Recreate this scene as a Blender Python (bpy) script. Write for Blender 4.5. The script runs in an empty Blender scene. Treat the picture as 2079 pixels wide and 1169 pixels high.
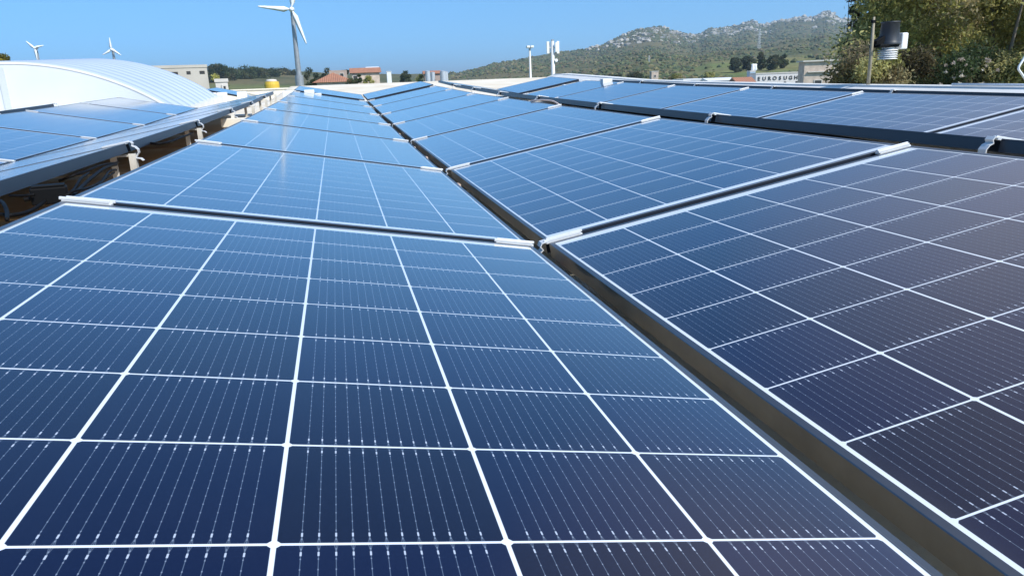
import bpy, math, random
import numpy as np
from mathutils import Vector, Matrix
rng = np.random.default_rng(7)
random.seed(7)
R = math.radians
sc = bpy.context.scene
col = sc.collection

# ------------------------------------------------------------------ camera, sky, sun, exposure
U = 0.3395                      # one panel width is 3.34 U = 1.134 m
F = 1500.0; CX, CY = 1039.5, 584.5
CAM_Z = 1.66 * U                # roof floor near the camera is z = 0
MX = np.array([[0.97337453, -0.09407449, 0.20902636],
               [-0.22652499, -0.25534975, 0.93993773],
               [-0.03504933, -0.96226114, -0.26986116]])   # rows: world X, Y, Z in camera (right, down, forward)
cam_d = bpy.data.cameras.new("camera")
cam_d.sensor_fit = 'HORIZONTAL'; cam_d.sensor_width = 36.0
cam_d.lens = 36.0 * F / 2079.0
cam_d.clip_start = 0.02; cam_d.clip_end = 20000
cam = bpy.data.objects.new("camera", cam_d); col.objects.link(cam)
cm = Matrix.Identity(4)
for i in range(3):
    cm[i][0] = MX[i, 0]; cm[i][1] = -MX[i, 1]; cm[i][2] = -MX[i, 2]
cm[2][3] = CAM_Z
cam.matrix_world = cm
sc.camera = cam

SUN_TO = Vector((0.48, -0.66, 0.78)).normalized()
w_ = bpy.data.worlds.new("World"); sc.world = w_; w_.use_nodes = True
nt = w_.node_tree
bg = nt.nodes["Background"]
sky = nt.nodes.new("ShaderNodeTexSky"); sky.sky_type = 'NISHITA'; sky.sun_disc = False
sky.sun_elevation = math.asin(SUN_TO.z)
sky.sun_rotation = math.atan2(SUN_TO.x, SUN_TO.y)
sky.altitude = 0; sky.air_density = 1.0; sky.dust_density = 0.8; sky.ozone_density = 3.0
tc = nt.nodes.new("ShaderNodeTexCoord"); va_ = nt.nodes.new("ShaderNodeVectorMath"); va_.operation = 'ADD'; va_.inputs[1].default_value = (0, 0, 0.13)
vn_ = nt.nodes.new("ShaderNodeVectorMath"); vn_.operation = 'NORMALIZE'
nt.links.new(tc.outputs["Generated"], va_.inputs[0]); nt.links.new(va_.outputs[0], vn_.inputs[0]); nt.links.new(vn_.outputs[0], sky.inputs[0])
wb_ = nt.nodes.new("ShaderNodeMix"); wb_.data_type = 'RGBA'; wb_.blend_type = 'MULTIPLY'; wb_.inputs[0].default_value = 1.0
wb_.inputs[7].default_value = (0.53, 0.90, 1.09, 1)      # the camera's white balance for the sky
nt.links.new(sky.outputs[0], wb_.inputs[6])
# pale veil added to the unseen sky, upper right, for the panels to reflect
def wm(op, a, b=None, clamp=False):
    k = nt.nodes.new("ShaderNodeMath"); k.operation = op; k.use_clamp = clamp
    for i, q in enumerate((a, b)):
        if q is None: continue
        if isinstance(q, bpy.types.NodeSocket): nt.links.new(q, k.inputs[i])
        else: k.inputs[i].default_value = q
    return k.outputs[0]
dt = nt.nodes.new("ShaderNodeVectorMath"); dt.operation = 'DOT_PRODUCT'; nt.links.new(tc.outputs["Generated"], dt.inputs[0])
dt.inputs[1].default_value = Vector((0.80, 0.40, 0.50)).normalized()[:]
cn = nt.nodes.new("ShaderNodeTexNoise"); cn.inputs["Scale"].default_value = 3.2; cn.inputs["Detail"].default_value = 5
nt.links.new(tc.outputs["Generated"], cn.inputs["Vector"])
sx_ = nt.nodes.new("ShaderNodeSeparateXYZ"); nt.links.new(tc.outputs["Generated"], sx_.inputs[0])
veil = wm('MULTIPLY', wm('DIVIDE', wm('SUBTRACT', dt.outputs["Value"], 0.80), 0.14, True), wm('DIVIDE', wm('SUBTRACT', sx_.outputs[2], 0.23), 0.13, True))
veil = wm('MULTIPLY', veil, wm('ADD', wm('MULTIPLY', cn.outputs[0], 0.5), 0.55), True)
vm = nt.nodes.new("ShaderNodeMix"); vm.data_type = 'RGBA'; nt.links.new(veil, vm.inputs[0]); nt.links.new(wb_.outputs[2], vm.inputs[6]); vm.inputs[7].default_value = (2.7, 2.7, 3.2, 1)
nt.links.new(vm.outputs[2], bg.inputs[0]); bg.inputs[1].default_value = 0.14
sun_d = bpy.data.lights.new("sun", 'SUN'); sun_d.energy = 4.0; sun_d.angle = R(0.53); sun_d.color = (1, 0.95, 0.88)
sun = bpy.data.objects.new("sun", sun_d); col.objects.link(sun)
sun.rotation_euler = (-SUN_TO).to_track_quat('-Z', 'Y').to_euler()
vs = sc.view_settings
sc.display_settings.display_device = 'sRGB'
vs.view_transform = 'Standard'; vs.look = 'None'; vs.exposure = 0.5; vs.gamma = 1.0
try: vs.use_curve_mapping = False
except Exception: pass
sc.cycles.use_denoising = True
sc.cycles.max_bounces = 8
sc.cycles.use_adaptive_sampling = False

def at(px, py, y):
    """a pixel of the survey photograph -> the point of that sight line at world depth y (metres)"""
    q = MX @ np.array([(px - CX) / F, (py - CY) / F, 1.0])
    q = q * (y / q[1])
    return Vector((q[0], q[1], q[2] + CAM_Z))

# ------------------------------------------------------------------ helpers
def tag(o, label=None, cat=None, group=None, kind=None):
    if label: o["label"] = label
    if cat: o["category"] = cat
    if group: o["group"] = group
    if kind: o["kind"] = kind
    return o

def empty(name, loc, label, cat, group=None, rz=0.0):
    o = bpy.data.objects.new(name, None); col.objects.link(o)
    o.location = loc; o.rotation_euler = (0, 0, rz); o.empty_display_size = 0.1
    return tag(o, label, cat, group)

def link(name, me, mat=None, parent=None, loc=None):
    o = bpy.data.objects.new(name, me); col.objects.link(o)
    if mat is not None and not me.materials:
        for m in (mat if isinstance(mat, (list, tuple)) else [mat]): me.materials.append(m)
    if parent: o.parent = parent
    if loc is not None: o.location = loc
    return o

def copy_tree(root, loc=None, mw=None):
    r = root.copy(); col.objects.link(r)
    if mw is not None: r.matrix_world = mw
    elif loc is not None: r.location = loc
    for ch in list(root.children):
        c = ch.copy(); col.objects.link(c); c.parent = r
        for g in list(ch.children):
            d = g.copy(); col.objects.link(d); d.parent = c
    return r

class MB:
    def __init__(s): s.v = []; s.f = []; s.m = []
    def add(s, vs, fs, mi=0):
        n = len(s.v); s.v += [tuple(v) for v in vs]; s.f += [tuple(i + n for i in f) for f in fs]; s.m += [mi] * len(fs)
        return s
    def box(s, c, d, rz=0.0, mi=0, mat=None):
        cx, cy, cz = c; hx, hy, hz = d[0] / 2, d[1] / 2, d[2] / 2
        ca, sa = math.cos(rz), math.sin(rz); vs = []
        for z in (-hz, hz):
            for x, y in ((-hx, -hy), (hx, -hy), (hx, hy), (-hx, hy)):
                p = (cx + x * ca - y * sa, cy + x * sa + y * ca, cz + z)
                if mat is not None: p = tuple(mat @ Vector(p))
                vs.append(p)
        return s.add(vs, [(3, 2, 1, 0), (4, 5, 6, 7), (0, 1, 5, 4), (1, 2, 6, 5), (2, 3, 7, 6), (3, 0, 4, 7)], mi)
    def hexa(s, p8, mi=0):
        return s.add(p8, [(3, 2, 1, 0), (4, 5, 6, 7), (0, 1, 5, 4), (1, 2, 6, 5), (2, 3, 7, 6), (3, 0, 4, 7)], mi)
    def tube(s, pts, r, n=8, mi=0, cap=True):
        pts = [Vector(p) for p in pts]; rs = r if isinstance(r, (list, tuple)) else [r] * len(pts)
        rings = []; prev = None
        for i, p in enumerate(pts):
            d = (pts[min(i + 1, len(pts) - 1)] - pts[max(i - 1, 0)]).normalized()
            a = prev if prev is not None else (Vector((0, 0, 1)) if abs(d.z) < 0.9 else Vector((1, 0, 0)))
            e1 = (a - d * a.dot(d)).normalized(); e2 = d.cross(e1); prev = e1
            rings.append([p + (e1 * math.cos(t) + e2 * math.sin(t)) * rs[i] for t in (2 * math.pi * k / n for k in range(n))])
        vs = [v for rg in rings for v in rg]; fs = []
        for i in range(len(pts) - 1):
            for k in range(n):
                fs.append((i * n + k, i * n + (k + 1) % n, (i + 1) * n + (k + 1) % n, (i + 1) * n + k))
        if cap:
            fs.append(tuple(range(n - 1, -1, -1))); b = (len(pts) - 1) * n; fs.append(tuple(b + k for k in range(n)))
        return s.add(vs, fs, mi)
    def lathe(s, prof, c=(0, 0, 0), n=24, mi=0):
        vs = []; fs = []
        for r, z in prof:
            for k in range(n):
                t = 2 * math.pi * k / n; vs.append((c[0] + r * math.cos(t), c[1] + r * math.sin(t), c[2] + z))
        for i in range(len(prof) - 1):
            for k in range(n): fs.append((i * n + k, i * n + (k + 1) % n, (i + 1) * n + (k + 1) % n, (i + 1) * n + k))
        fs.append(tuple(range(n - 1, -1, -1))); b = (len(prof) - 1) * n; fs.append(tuple(b + k for k in range(n)))
        return s.add(vs, fs, mi)
    def strap(s, path, width, thick, mi=0):
        """a flat strap bent along path (x, z) in the local XZ plane, width along Y"""
        n = len(path); vs = []
        for i, (x, z) in enumerate(path):
            a = path[max(i - 1, 0)]; b = path[min(i + 1, n - 1)]
            d = Vector((b[0] - a[0], b[1] - a[1])).normalized(); nx, nz = -d.y * thick / 2, d.x * thick / 2
            for y in (-width / 2, width / 2):
                vs.append((x + nx, y, z + nz)); vs.append((x - nx, y, z - nz))
        fs = []
        for i in range(n - 1):
            a, b = 4 * i, 4 * i + 4
            fs += [(a, a + 2, b + 2, b), (a + 1, b + 1, b + 3, a + 3), (a, b, b + 1, a + 1), (a + 2, a + 3, b + 3, b + 2)]
        fs += [(0, 1, 3, 2), (4 * n - 4, 4 * n - 2, 4 * n - 1, 4 * n - 3)]
        return s.add(vs, fs, mi)
    def mesh(s, name, smooth=False):
        me = bpy.data.meshes.new(name); me.from_pydata(s.v, [], s.f); me.update()
        if any(s.m): me.polygons.foreach_set("material_index", s.m)
        if smooth: me.polygons.foreach_set("use_smooth", [True] * len(me.polygons))
        return me
    def build(s, name, mat, parent=None, loc=None, smooth=False, bevel=0.0):
        o = link(name, s.mesh(name, smooth), mat, parent, loc)
        if bevel:
            b = o.modifiers.new("bevel", 'BEVEL'); b.width = bevel; b.segments = 2; b.limit_method = 'ANGLE'
        return o

class NT:
    """small node-graph writer"""
    def __init__(s, name):
        s.m = bpy.data.materials.new(name); s.m.use_nodes = True; s.t = s.m.node_tree
        s.b = s.t.nodes["Principled BSDF"]
    def n(s, typ, **kw):
        k = s.t.nodes.new(typ)
        for a, b in kw.items(): setattr(k, a, b)
        return k
    def set(s, sock, v):
        if hasattr(v, 'is_output') or isinstance(v, bpy.types.NodeSocket): s.t.links.new(v, sock)
        else: sock.default_value = v
    def math(s, op, a, b=None, c=None, clamp=False):
        k = s.n("ShaderNodeMath", operation=op); k.use_clamp = clamp
        s.set(k.inputs[0], a)
        if b is not None: s.set(k.inputs[1], b)
        if c is not None: s.set(k.inputs[2], c)
        return k.outputs[0]
    def mix(s, f, a, b):
        k = s.n("ShaderNodeMix", data_type='RGBA'); s.set(k.inputs[0], f)
        s.set(k.inputs[6], a if not isinstance(a, tuple) else (*a[:3], 1)); s.set(k.inputs[7], b if not isinstance(b, tuple) else (*b[:3], 1))
        return k.outputs[2]
    def noise(s, vec, scale, detail=4, rough=0.55):
        k = s.n("ShaderNodeTexNoise"); k.inputs["Scale"].default_value = scale
        k.inputs["Detail"].default_value = detail; k.inputs["Roughness"].default_value = rough
        if vec is not None: s.t.links.new(vec, k.inputs["Vector"])
        return k.outputs[0]
    def ramp(s, f, stops):
        k = s.n("ShaderNodeValToRGB"); el = k.color_ramp.elements
        while len(el) < len(stops): el.new(0.5)
        for e, (p, c) in zip(el, stops): e.position = p; e.color = (*c[:3], 1)
        s.set(k.inputs[0], f); return k.outputs[0]
    def obj(s): return s.n("ShaderNodeTexCoord").outputs["Object"]
    def pos(s): return s.n("ShaderNodeNewGeometry").outputs["Position"]
    def attr(s, name):
        return s.n("ShaderNodeAttribute", attribute_name=name)
    def bump(s, h, strength=0.3, dist=0.01):
        k = s.n("ShaderNodeBump"); k.inputs["Strength"].default_value = strength; k.inputs["Distance"].default_value = dist
        s.t.links.new(h, k.inputs["Height"]); s.t.links.new(k.outputs[0], s.b.inputs["Normal"])

def mat(name, c, rough=0.6, metal=0.0, var=0.0, scale=4.0, c2=None, spec=0.5, bump=0.0, bscale=None):
    g = NT(name); b = g.b
    b.inputs["Roughness"].default_value = rough; b.inputs["Metallic"].default_value = metal
    b.inputs["Specular IOR Level"].default_value = spec
    if var or c2:
        o = g.obj(); f = g.noise(o, scale, 6, 0.6)
        f = g.ramp(f, [(0.33, (0, 0, 0)), (0.67, (1, 1, 1))])
        d = c2 or tuple(x * (1 - var) for x in c)
        g.set(b.inputs["Base Color"], g.mix(f, c, d))
    else:
        b.inputs["Base Color"].default_value = (*c, 1)
    if bump:
        o = g.obj(); g.bump(g.noise(o, bscale or scale * 4, 5, 0.6), bump, 0.02)
    return g.m

# ------------------------------------------------------------------ materials
CW, RW, NR = 0.54, 0.488, 10        # cell pitch across and along, rows of cells (in U)
V0 = 0.13                           # where the cells start above the near edge
def panel_material():
    g = NT("solar_cells")
    uv = g.n("ShaderNodeUVMap").outputs[0]
    sp = g.n("ShaderNodeSeparateXYZ"); g.t.links.new(uv, sp.inputs[0])
    x, y = sp.outputs[0], sp.outputs[1]
    xs = g.math('ADD', x, 3 * CW); ys = g.math('SUBTRACT', y, V0)
    fx = g.math('MODULO', g.math('ADD', xs, 10 * CW), CW); fy = g.math('MODULO', g.math('ADD', ys, 10 * RW), RW)
    dx = g.math('MINIMUM', fx, g.math('SUBTRACT', CW, fx)); dy = g.math('MINIMUM', fy, g.math('SUBTRACT', RW, fy))
    def below(v, e, soft=0.0015):   # 1 where v < e
        return g.math('DIVIDE', g.math('SUBTRACT', e + soft / 2, v), soft, clamp=True)
    line = g.math('MAXIMUM', below(dx, 0.0060), below(dy, 0.0045))
    line = g.math('MAXIMUM', line, below(g.math('ADD', dx, dy), 0.0195))
    out = g.math('MAXIMUM', below(g.math('SUBTRACT', 3 * CW, g.math('ABSOLUTE', x)), 0.0),
                 g.math('MAXIMUM', below(ys, 0.0), below(g.math('SUBTRACT', NR * RW, ys), 0.0)))
    line = g.math('MAXIMUM', line, out)
    BP = CW * .071
    fo = g.math('SUBTRACT', fx, CW * .11 - BP / 2)
    bx = g.math('MODULO', g.math('ADD', fo, 10 * BP), BP); inb = g.math('MULTIPLY', g.math('GREATER_THAN', fo, 0.0), g.math('LESS_THAN', fo, 12 * BP))
    bd = g.math('ADD', g.math('ABSOLUTE', g.math('SUBTRACT', bx, BP / 2)), g.math('MULTIPLY', g.math('SUBTRACT', 1.0, inb), 1.0))
    bus = below(bd, 0.0009, 0.0007)
    DP = RW / 13
    dyp = g.math('ABSOLUTE', g.math('SUBTRACT', g.math('MODULO', fy, DP), DP / 2))
    dot = g.math('MULTIPLY', below(bd, 0.0015, 0.0008), below(dyp, 0.0023, 0.001))
    tabzone = g.math('MULTIPLY', g.math('GREATER_THAN', dy, 0.030), below(dy, 0.045, 0.002))
    tab = g.math('MULTIPLY', below(bd, 0.0022, 0.0008), tabzone)
    vee = g.math('MULTIPLY', below(g.math('ABSOLUTE', g.math('SUBTRACT', bd, g.math('MULTIPLY', g.math('SUBTRACT', 0.03, dy), 0.16))), 0.0009, 0.0008), below(dy, 0.03))
    # cell colour: a little different from cell to cell and from panel to panel
    oi = g.n("ShaderNodeObjectInfo").outputs["Random"]
    cmb = g.n("ShaderNodeCombineXYZ")
    g.set(cmb.inputs[0], g.math('FLOOR', g.math('DIVIDE', xs, CW))); g.set(cmb.inputs[1], g.math('FLOOR', g.math('DIVIDE', ys, RW))); g.set(cmb.inputs[2], g.math('MULTIPLY', oi, 37.0))
    wn = g.n("ShaderNodeTexWhiteNoise"); g.t.links.new(cmb.outputs[0], wn.inputs[0])
    cellc = g.ramp(wn.outputs[0], [(0.0, (0.0060, 0.0048, 0.021)), (0.25, (0.0040, 0.0040, 0.029)), (0.6, (0.0034, 0.0044, 0.036)), (1.0, (0.0036, 0.0060, 0.047))])
    # thin printed fingers across the cell, a fine grain up close
    fing = g.n("ShaderNodeTexNoise"); mp = g.n("ShaderNodeMapping"); mp.inputs["Scale"].default_value = (60, 420, 1)
    g.t.links.new(uv, mp.inputs[0]); g.t.links.new(mp.outputs[0], fing.inputs["Vector"]); fing.inputs["Scale"].default_value = 1.0; fing.inputs["Detail"].default_value = 2
    cellc = g.mix(g.math('MULTIPLY', g.ramp(fing.outputs[0], [(0.45, (0, 0, 0)), (0.75, (1, 1, 1))]), 0.30), cellc, (0.018, 0.028, 0.085))
    c = g.mix(g.math('MULTIPLY', bus, 0.6), cellc, (0.26, 0.32, 0.40))
    c = g.mix(g.math('MULTIPLY', g.math('MAXIMUM', vee, 0.0), 0.4), c, (0.35, 0.40, 0.46))
    c = g.mix(g.math('MULTIPLY', g.math('MAXIMUM', g.math('MULTIPLY', dot, .6), tab), 0.8), c, (0.60, 0.66, 0.76))
    c = g.mix(line, c, (0.74, 0.78, 0.82))
    # faint dust film
    dn = g.noise(g.obj(), 2.3, 6, 0.65)
    dust = g.math('MULTIPLY', g.ramp(dn, [(0.35, (0, 0, 0)), (0.8, (1, 1, 1))]), 0.028)
    edge = g.math('SUBTRACT', 1.0, g.math('DIVIDE', g.math('SUBTRACT', 3 * CW, g.math('ABSOLUTE', x)), .11, clamp=True))
    dust = g.math('ADD', dust, g.math('MULTIPLY', g.math('MULTIPLY', edge, edge), g.math('MULTIPLY', g.noise(g.obj(), 11, 5, .7), .10)))
    c = g.mix(dust, c, (0.45, 0.42, 0.38))
    g.set(g.b.inputs["Base Color"], c)
    white = g.math('MAXIMUM', line, g.math('MULTIPLY', tab, .8))
    g.set(g.b.inputs["Metallic"], g.math('MULTIPLY', g.math('SUBTRACT', 1.0, white), 0.52))
    g.b.inputs["Roughness"].default_value = 0.14; g.b.inputs["Specular IOR Level"].default_value = 0.2
    g.b.inputs["Coat Weight"].default_value = 1.0; g.b.inputs["Coat IOR"].default_value = 1.46
    g.set(g.b.inputs["Coat Roughness"], g.math('ADD', g.math('MULTIPLY', dn, 0.08), 0.065))
    return g.m

M = {}
M['cells'] = panel_material()
M['frame'] = mat("black_anodised_frame", (0.020, 0.027, 0.042), 0.34, 0.15, var=0.2, scale=9)
M['lip'] = mat("anodised_frame_lip", (0.17, 0.18, 0.20), 0.30, 0.85, var=0.2, scale=9)
M['side_reflection'] = mat("bronze_grey_frame_side", (0.42, 0.37, 0.29), 0.42, 0.75, var=0.35, scale=5)  # warm floor reflection put into the colour of the right row's frame sides
M['back'] = mat("backsheet", (0.55, 0.56, 0.58), 0.6)
M['alu'] = mat("mill_aluminium", (0.66, 0.67, 0.68), 0.42, 0.15, var=0.08, scale=30)
M['alu_dull'] = mat("dull_aluminium", (0.72, 0.68, 0.60), 0.55, 0.25, var=0.2, scale=25)
M['roof'] = mat("cream_roof_paint", (0.74, 0.68, 0.57), 0.75, c2=(0.64, 0.54, 0.40), scale=1.3, bump=0.25, bscale=14)
g = NT("roof_coat_with_painted_bounce"); o = g.obj()
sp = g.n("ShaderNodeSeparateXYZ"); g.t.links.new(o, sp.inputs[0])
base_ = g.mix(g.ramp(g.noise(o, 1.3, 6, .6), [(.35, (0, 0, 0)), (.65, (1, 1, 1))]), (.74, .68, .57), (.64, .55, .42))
warm_bounce = g.math('MULTIPLY', g.math('MULTIPLY', g.math('DIVIDE', g.math('SUBTRACT', 11.5, sp.outputs[1]), 3.0, clamp=True), g.math('LESS_THAN', sp.outputs[0], -.45)), g.ramp(g.noise(o, .8, 6, .7), [(.28, (0, 0, 0)), (.52, (1, 1, 1))]))
g.set(g.b.inputs["Base Color"], g.mix(warm_bounce, base_, (.50, .31, .14))); g.b.inputs["Roughness"].default_value = .8  # warm bounce light under the panels, painted into the roof as ochre
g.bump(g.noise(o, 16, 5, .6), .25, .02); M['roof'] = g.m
M['flash'] = mat("white_roof_flashing", (0.74, 0.73, 0.70), 0.5, c2=(0.64, 0.63, 0.60), scale=2.5)
M['cream'] = mat("cream_paint", (0.78, 0.72, 0.60), 0.6, var=0.1, scale=3)
M['white'] = mat("white_paint", (0.80, 0.80, 0.79), 0.45, var=0.06, scale=5)
M['black'] = mat("black_plastic", (0.004, 0.004, 0.0045), 0.6, spec=.12)
M['red'] = mat("red_plastic", (0.45, 0.02, 0.02), 0.4)
M['wall'] = mat("rendered_wall", (0.55, 0.52, 0.46), 0.8, var=0.15, scale=1.2)

# ------------------------------------------------------------------ heights of the roof (U) along the rows
PY = [-40, 5.5, 10.7, 16, 21.2, 26.5, 31.7, 37.0, 38.2, 43.5, 52, 60, 70]
PD = [0.0, 0.0, .035, .10, .19, .28, .42, .55, .60, .80, 1.33, 1.80, 1.95]
def dz(y): return float(np.interp(y, PY, PD))
def floor_z(x, y):
    k = min(max((-3.2 - x) / 1.5, 0), 1) * min(max((y - 40) / 10, 0), 1)
    return dz(y) - 0.85 * k * max(dz(y) - .70, 0)      # above z = 0, in U

# ------------------------------------------------------------------ the building we stand on
def grid_mesh(name, xs, ys, zf):
    v = [(x * U, y * U, zf(x, y) * U) for y in ys for x in xs]; n = len(xs)
    f = [(j * n + i, j * n + i + 1, (j + 1) * n + i + 1, (j + 1) * n + i) for j in range(len(ys) - 1) for i in range(n - 1)]
    me = bpy.data.meshes.new(name); me.from_pydata(v, [], f)
    me.polygons.foreach_set("use_smooth", [True] * len(f)); return me
GROUND = -5.0
bld = empty("factory_building", (0, 0, 0), "low factory building whose cream painted roof carries the rows of solar panels", "building")
xs = [-60, -40, -25, -16, -10, -7, -5.5, -4.7, -4.2, -3.7, -3.2, -2.7, -2, 0, 2, 5, 8, 12, 15, 18.6]
ys = [-30, -15, 0, 3, 5.5, 8, 10.7, 13.5, 16, 18.5, 21.2, 24, 26.5, 29, 31.7, 34, 37, 38.2, 40, 42, 43.5, 45, 47, 49, 52, 54, 56, 58, 60, 62]
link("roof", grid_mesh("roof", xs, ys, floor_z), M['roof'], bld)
mb = MB()
# walls below the roof edge
x0, x1, y0, y1 = -60 * U, 18.6 * U, -30 * U, 62 * U
mb.box(((x0 + x1) / 2, y1 - 0.12, (GROUND - 0.35) / 2), (x1 - x0 - .02, 0.2, -GROUND - 0.35))
mb.box((x1 - 0.13, (y0 + y1) / 2, (GROUND - 0.35) / 2), (0.2, y1 - y0 - 0.5, -GROUND - 0.35))
mb.box(((x0 + x1) / 2, y0 + 0.13, (GROUND - 0.35) / 2), (x1 - x0 - .02, 0.2, -GROUND - 0.35))
mb.box((x0 + 0.13, (y0 + y1) / 2, (GROUND - 0.35) / 2), (0.2, y1 - y0 - 0.5, -GROUND - 0.35))
mb.build("wall", M['wall'], bld)

# right roof edge: upstand with flashing, following the slope of the roof
def swept(name, mat_, parent, prof, ys, zf, x):
    """profile (dx, dz) swept along Y, heights following zf(y) (all in U)"""
    v = []; n = len(prof)
    for y in ys:
        for (px, pz) in prof: v.append(((x + px) * U, y * U, (zf(y) + pz) * U))
    f = [(j * n + i, j * n + (i + 1) % n, (j + 1) * n + (i + 1) % n, (j + 1) * n + i) for j in range(len(ys) - 1) for i in range(n)]
    f.append(tuple(range(n - 1, -1, -1))); b = (len(ys) - 1) * n; f.append(tuple(b + i for i in range(n)))
    me = bpy.data.meshes.new(name); me.from_pydata(v, [], f)
    return link(name, me, mat_, parent)
up = lambda y: dz(y) * 0.62
par = empty("roof_parapet", (0, 0, 0), "long white flashed parapet along the right edge of the factory roof below the trees", "parapet")
swept("upstand", M['flash'], par, [(-1.15, -.2), (.35, -.2), (.35, .88), (-.30, .88), (-1.25, .60)], ys, up, 18.3)
swept("coping", M['flash'], par, [(-.28, .88), (.5, .88), (.5, .94), (-.28, .94)], ys, up, 18.3)

# ------------------------------------------------------------------ solar panel
PW, PL, PT, LIP = 3.34, 5.14, 0.118, 0.034     # U
def panel_prototype():
    root = bpy.data.objects.new("solar_panel", None); col.objects.link(root); root.empty_display_size = .1
    a, L, t, l = PW / 2 * U, PL * U, PT * U, LIP * U
    mb = MB()
    def ring(x0, x1, y0, y1, z): return [(x0, y0, z), (x1, y0, z), (x1, y1, z), (x0, y1, z)]
    o_t = ring(-a, a, 0, L, 0); i_t = ring(-a + l, a - l, l, L - l, 0)
    i_l = ring(-a + l, a - l, l, L - l, -0.0022)
    e = 0.0012
    o_b = ring(-a, a, 0, L, -e); o_i = ring(-a + e, a - e, e, L - e, 0)
    bot = ring(-a, a, 0, L, -t); fl = ring(-a + .028, a - .028, .028, L - .028, -t)
    vs_ = o_i + i_t + i_l + o_b + bot + fl
    fs = []
    for k in range(4):
        q = (k + 1) % 4
        fs += [(k, q, 4 + q, 4 + k), (4 + k, 4 + q, 8 + q, 8 + k), (12 + k, 12 + q, q, k), (16 + k, 16 + q, 12 + q, 12 + k), (20 + k, 20 + q, 16 + q, 16 + k)]
    mb.add(vs_, fs); mb.m = [1, 1, 1, 0, 0, 1, 1, 1, 2, 0] * 2
    mb.build("frame", [M['frame'], M['lip'], M['frame']], root)
    me = bpy.data.meshes.new("cell_sheet")
    g = ring(-a + l - .0005, a - l + .0005, l - .0005, L - l + .0005, -0.0016)
    me.from_pydata(g, [], [(0, 1, 2, 3)])
    uvl = me.uv_layers.new(name="UVMap")
    for i, li in enumerate(me.polygons[0].loop_indices): uvl.data[li].uv = (g[i][0] / U, g[i][1] / U)
    link("cell_sheet", me, M['cells'], root)
    bk = MB(); bk.add(ring(-a + .003, a - .003, .003, L - .003, -t * 0.35), [(3, 2, 1, 0)])
    bk.build("back_sheet", M['back'], root)
    return root
P0 = panel_prototype(); P0_used = [False]
RIDGE, VALLEY = -.666 + 1.66, -1.256 + 1.66      # heights over the near floor (U)
ROWS = {  # name: (left x, left z, right x, right z)
    'central': (-1.87, RIDGE - .012, 1.418, VALLEY - .012),
    'right': (1.551, VALLEY, 4.839, RIDGE),
    'ridge_left': (-6.037, VALLEY + .01, -2.75, RIDGE + .012),
    'left': (-9.45, RIDGE + .005, -6.16, VALLEY - .0),
    'far_left': (-13.62, VALLEY + .01, -10.33, RIDGE + .012),
    'ridge_right': (5.77, RIDGE + .012, 9.057, VALLEY + .01),
    'far_right': (9.18, VALLEY, 12.47, RIDGE),
    'edge': (13.35, RIDGE + .012, 16.64, VALLEY + .01)}
DESC = {'central': "the central row", 'right': "the row right of the central one", 'ridge_left': "the grazing row left of centre",
        'left': "the row before the white vault", 'far_left': "the row touching the white vault", 'ridge_right': "the dark-edged ridge row",
        'far_right': "the row behind the dark edge", 'edge': "the outermost row by the parapet"}
ORD = ["first", "second", "third", "fourth", "fifth", "sixth", "seventh", "eighth", "ninth"]
PITCH, Y0 = 5.26, 0.42
def frame_matrix(lx, lz, rx, rz, ya, yb, da, db):
    pl = Vector((lx * U, ya * U, (lz + da) * U)); pr = Vector((rx * U, ya * U, (rz + da) * U))
    q = Vector((0, (yb - ya) * U, (db - da) * U)).normalized()
    ex = (pr - pl).normalized(); ez = ex.cross(q).normalized(); ey = ez.cross(ex)
    m = Matrix.Identity(4); o = (pl + pr) / 2
    for i in range(3): m[i][0] = ex[i]; m[i][1] = ey[i]; m[i][2] = ez[i]; m[i][3] = o[i]
    return m
def place_panel(m, label, group):
    if not P0_used[0]: o = P0; P0_used[0] = True; o.matrix_world = m
    else: o = copy_tree(P0, mw=m)
    tag(o, label, "solar panel", group); return o
REFLECT_MESH = []
def paint_side_reflection(o):
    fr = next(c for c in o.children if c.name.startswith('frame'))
    if not REFLECT_MESH:
        me = fr.data.copy(); me.materials[2] = M['side_reflection']; REFLECT_MESH.append(me)
    fr.data = REFLECT_MESH[0]
def add_panel(row, ya, label, group, ddz=0.0):
    lx, lz, rx, rz = ROWS[row]; yb = ya + PL
    return place_panel(frame_matrix(lx, lz, rx, rz, ya, yb, dz(ya) + ddz, dz(yb) + ddz), label, group)
GRP = "solar panels lying in long rows on the roof"
KS = {'central': range(0, 7), 'right': range(0, 7), 'ridge_left': range(1, 7), 'left': range(2, 7), 'far_left': range(4, 6),
      'ridge_right': range(0, 7), 'far_right': range(1, 7), 'edge': range(2, 7)}
for row, ks in KS.items():
    for n, k in enumerate(ks):
        o = add_panel(row, Y0 + PITCH * k, f"blue solar panel, {ORD[n]} visible from the viewer in {DESC[row]}", GRP)
        if row == 'right': paint_side_reflection(o)
DESC2 = {'central': "pale solar panel with raised dark near frame behind the end of the central row",
         'right': "solar panel past the white-clipped gap ending the row right of the central one",
         'ridge_right': "dark-edged solar panel past the end of the frame band",
         'far_right': "solar panel behind the rising dark frame edge before the far cream roof"}
for row, lab in DESC2.items(): add_panel(row, 38.2, lab, "solar panels of the roof's far section", 0.02)
place_panel(frame_matrix(-8.4, 1.80, -5.3, 1.10, 55, 60.2, 0, .12), "tilted grey-blue solar panel standing alone between white vault and yellow tank", "solar panels of the roof's far section")

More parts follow.
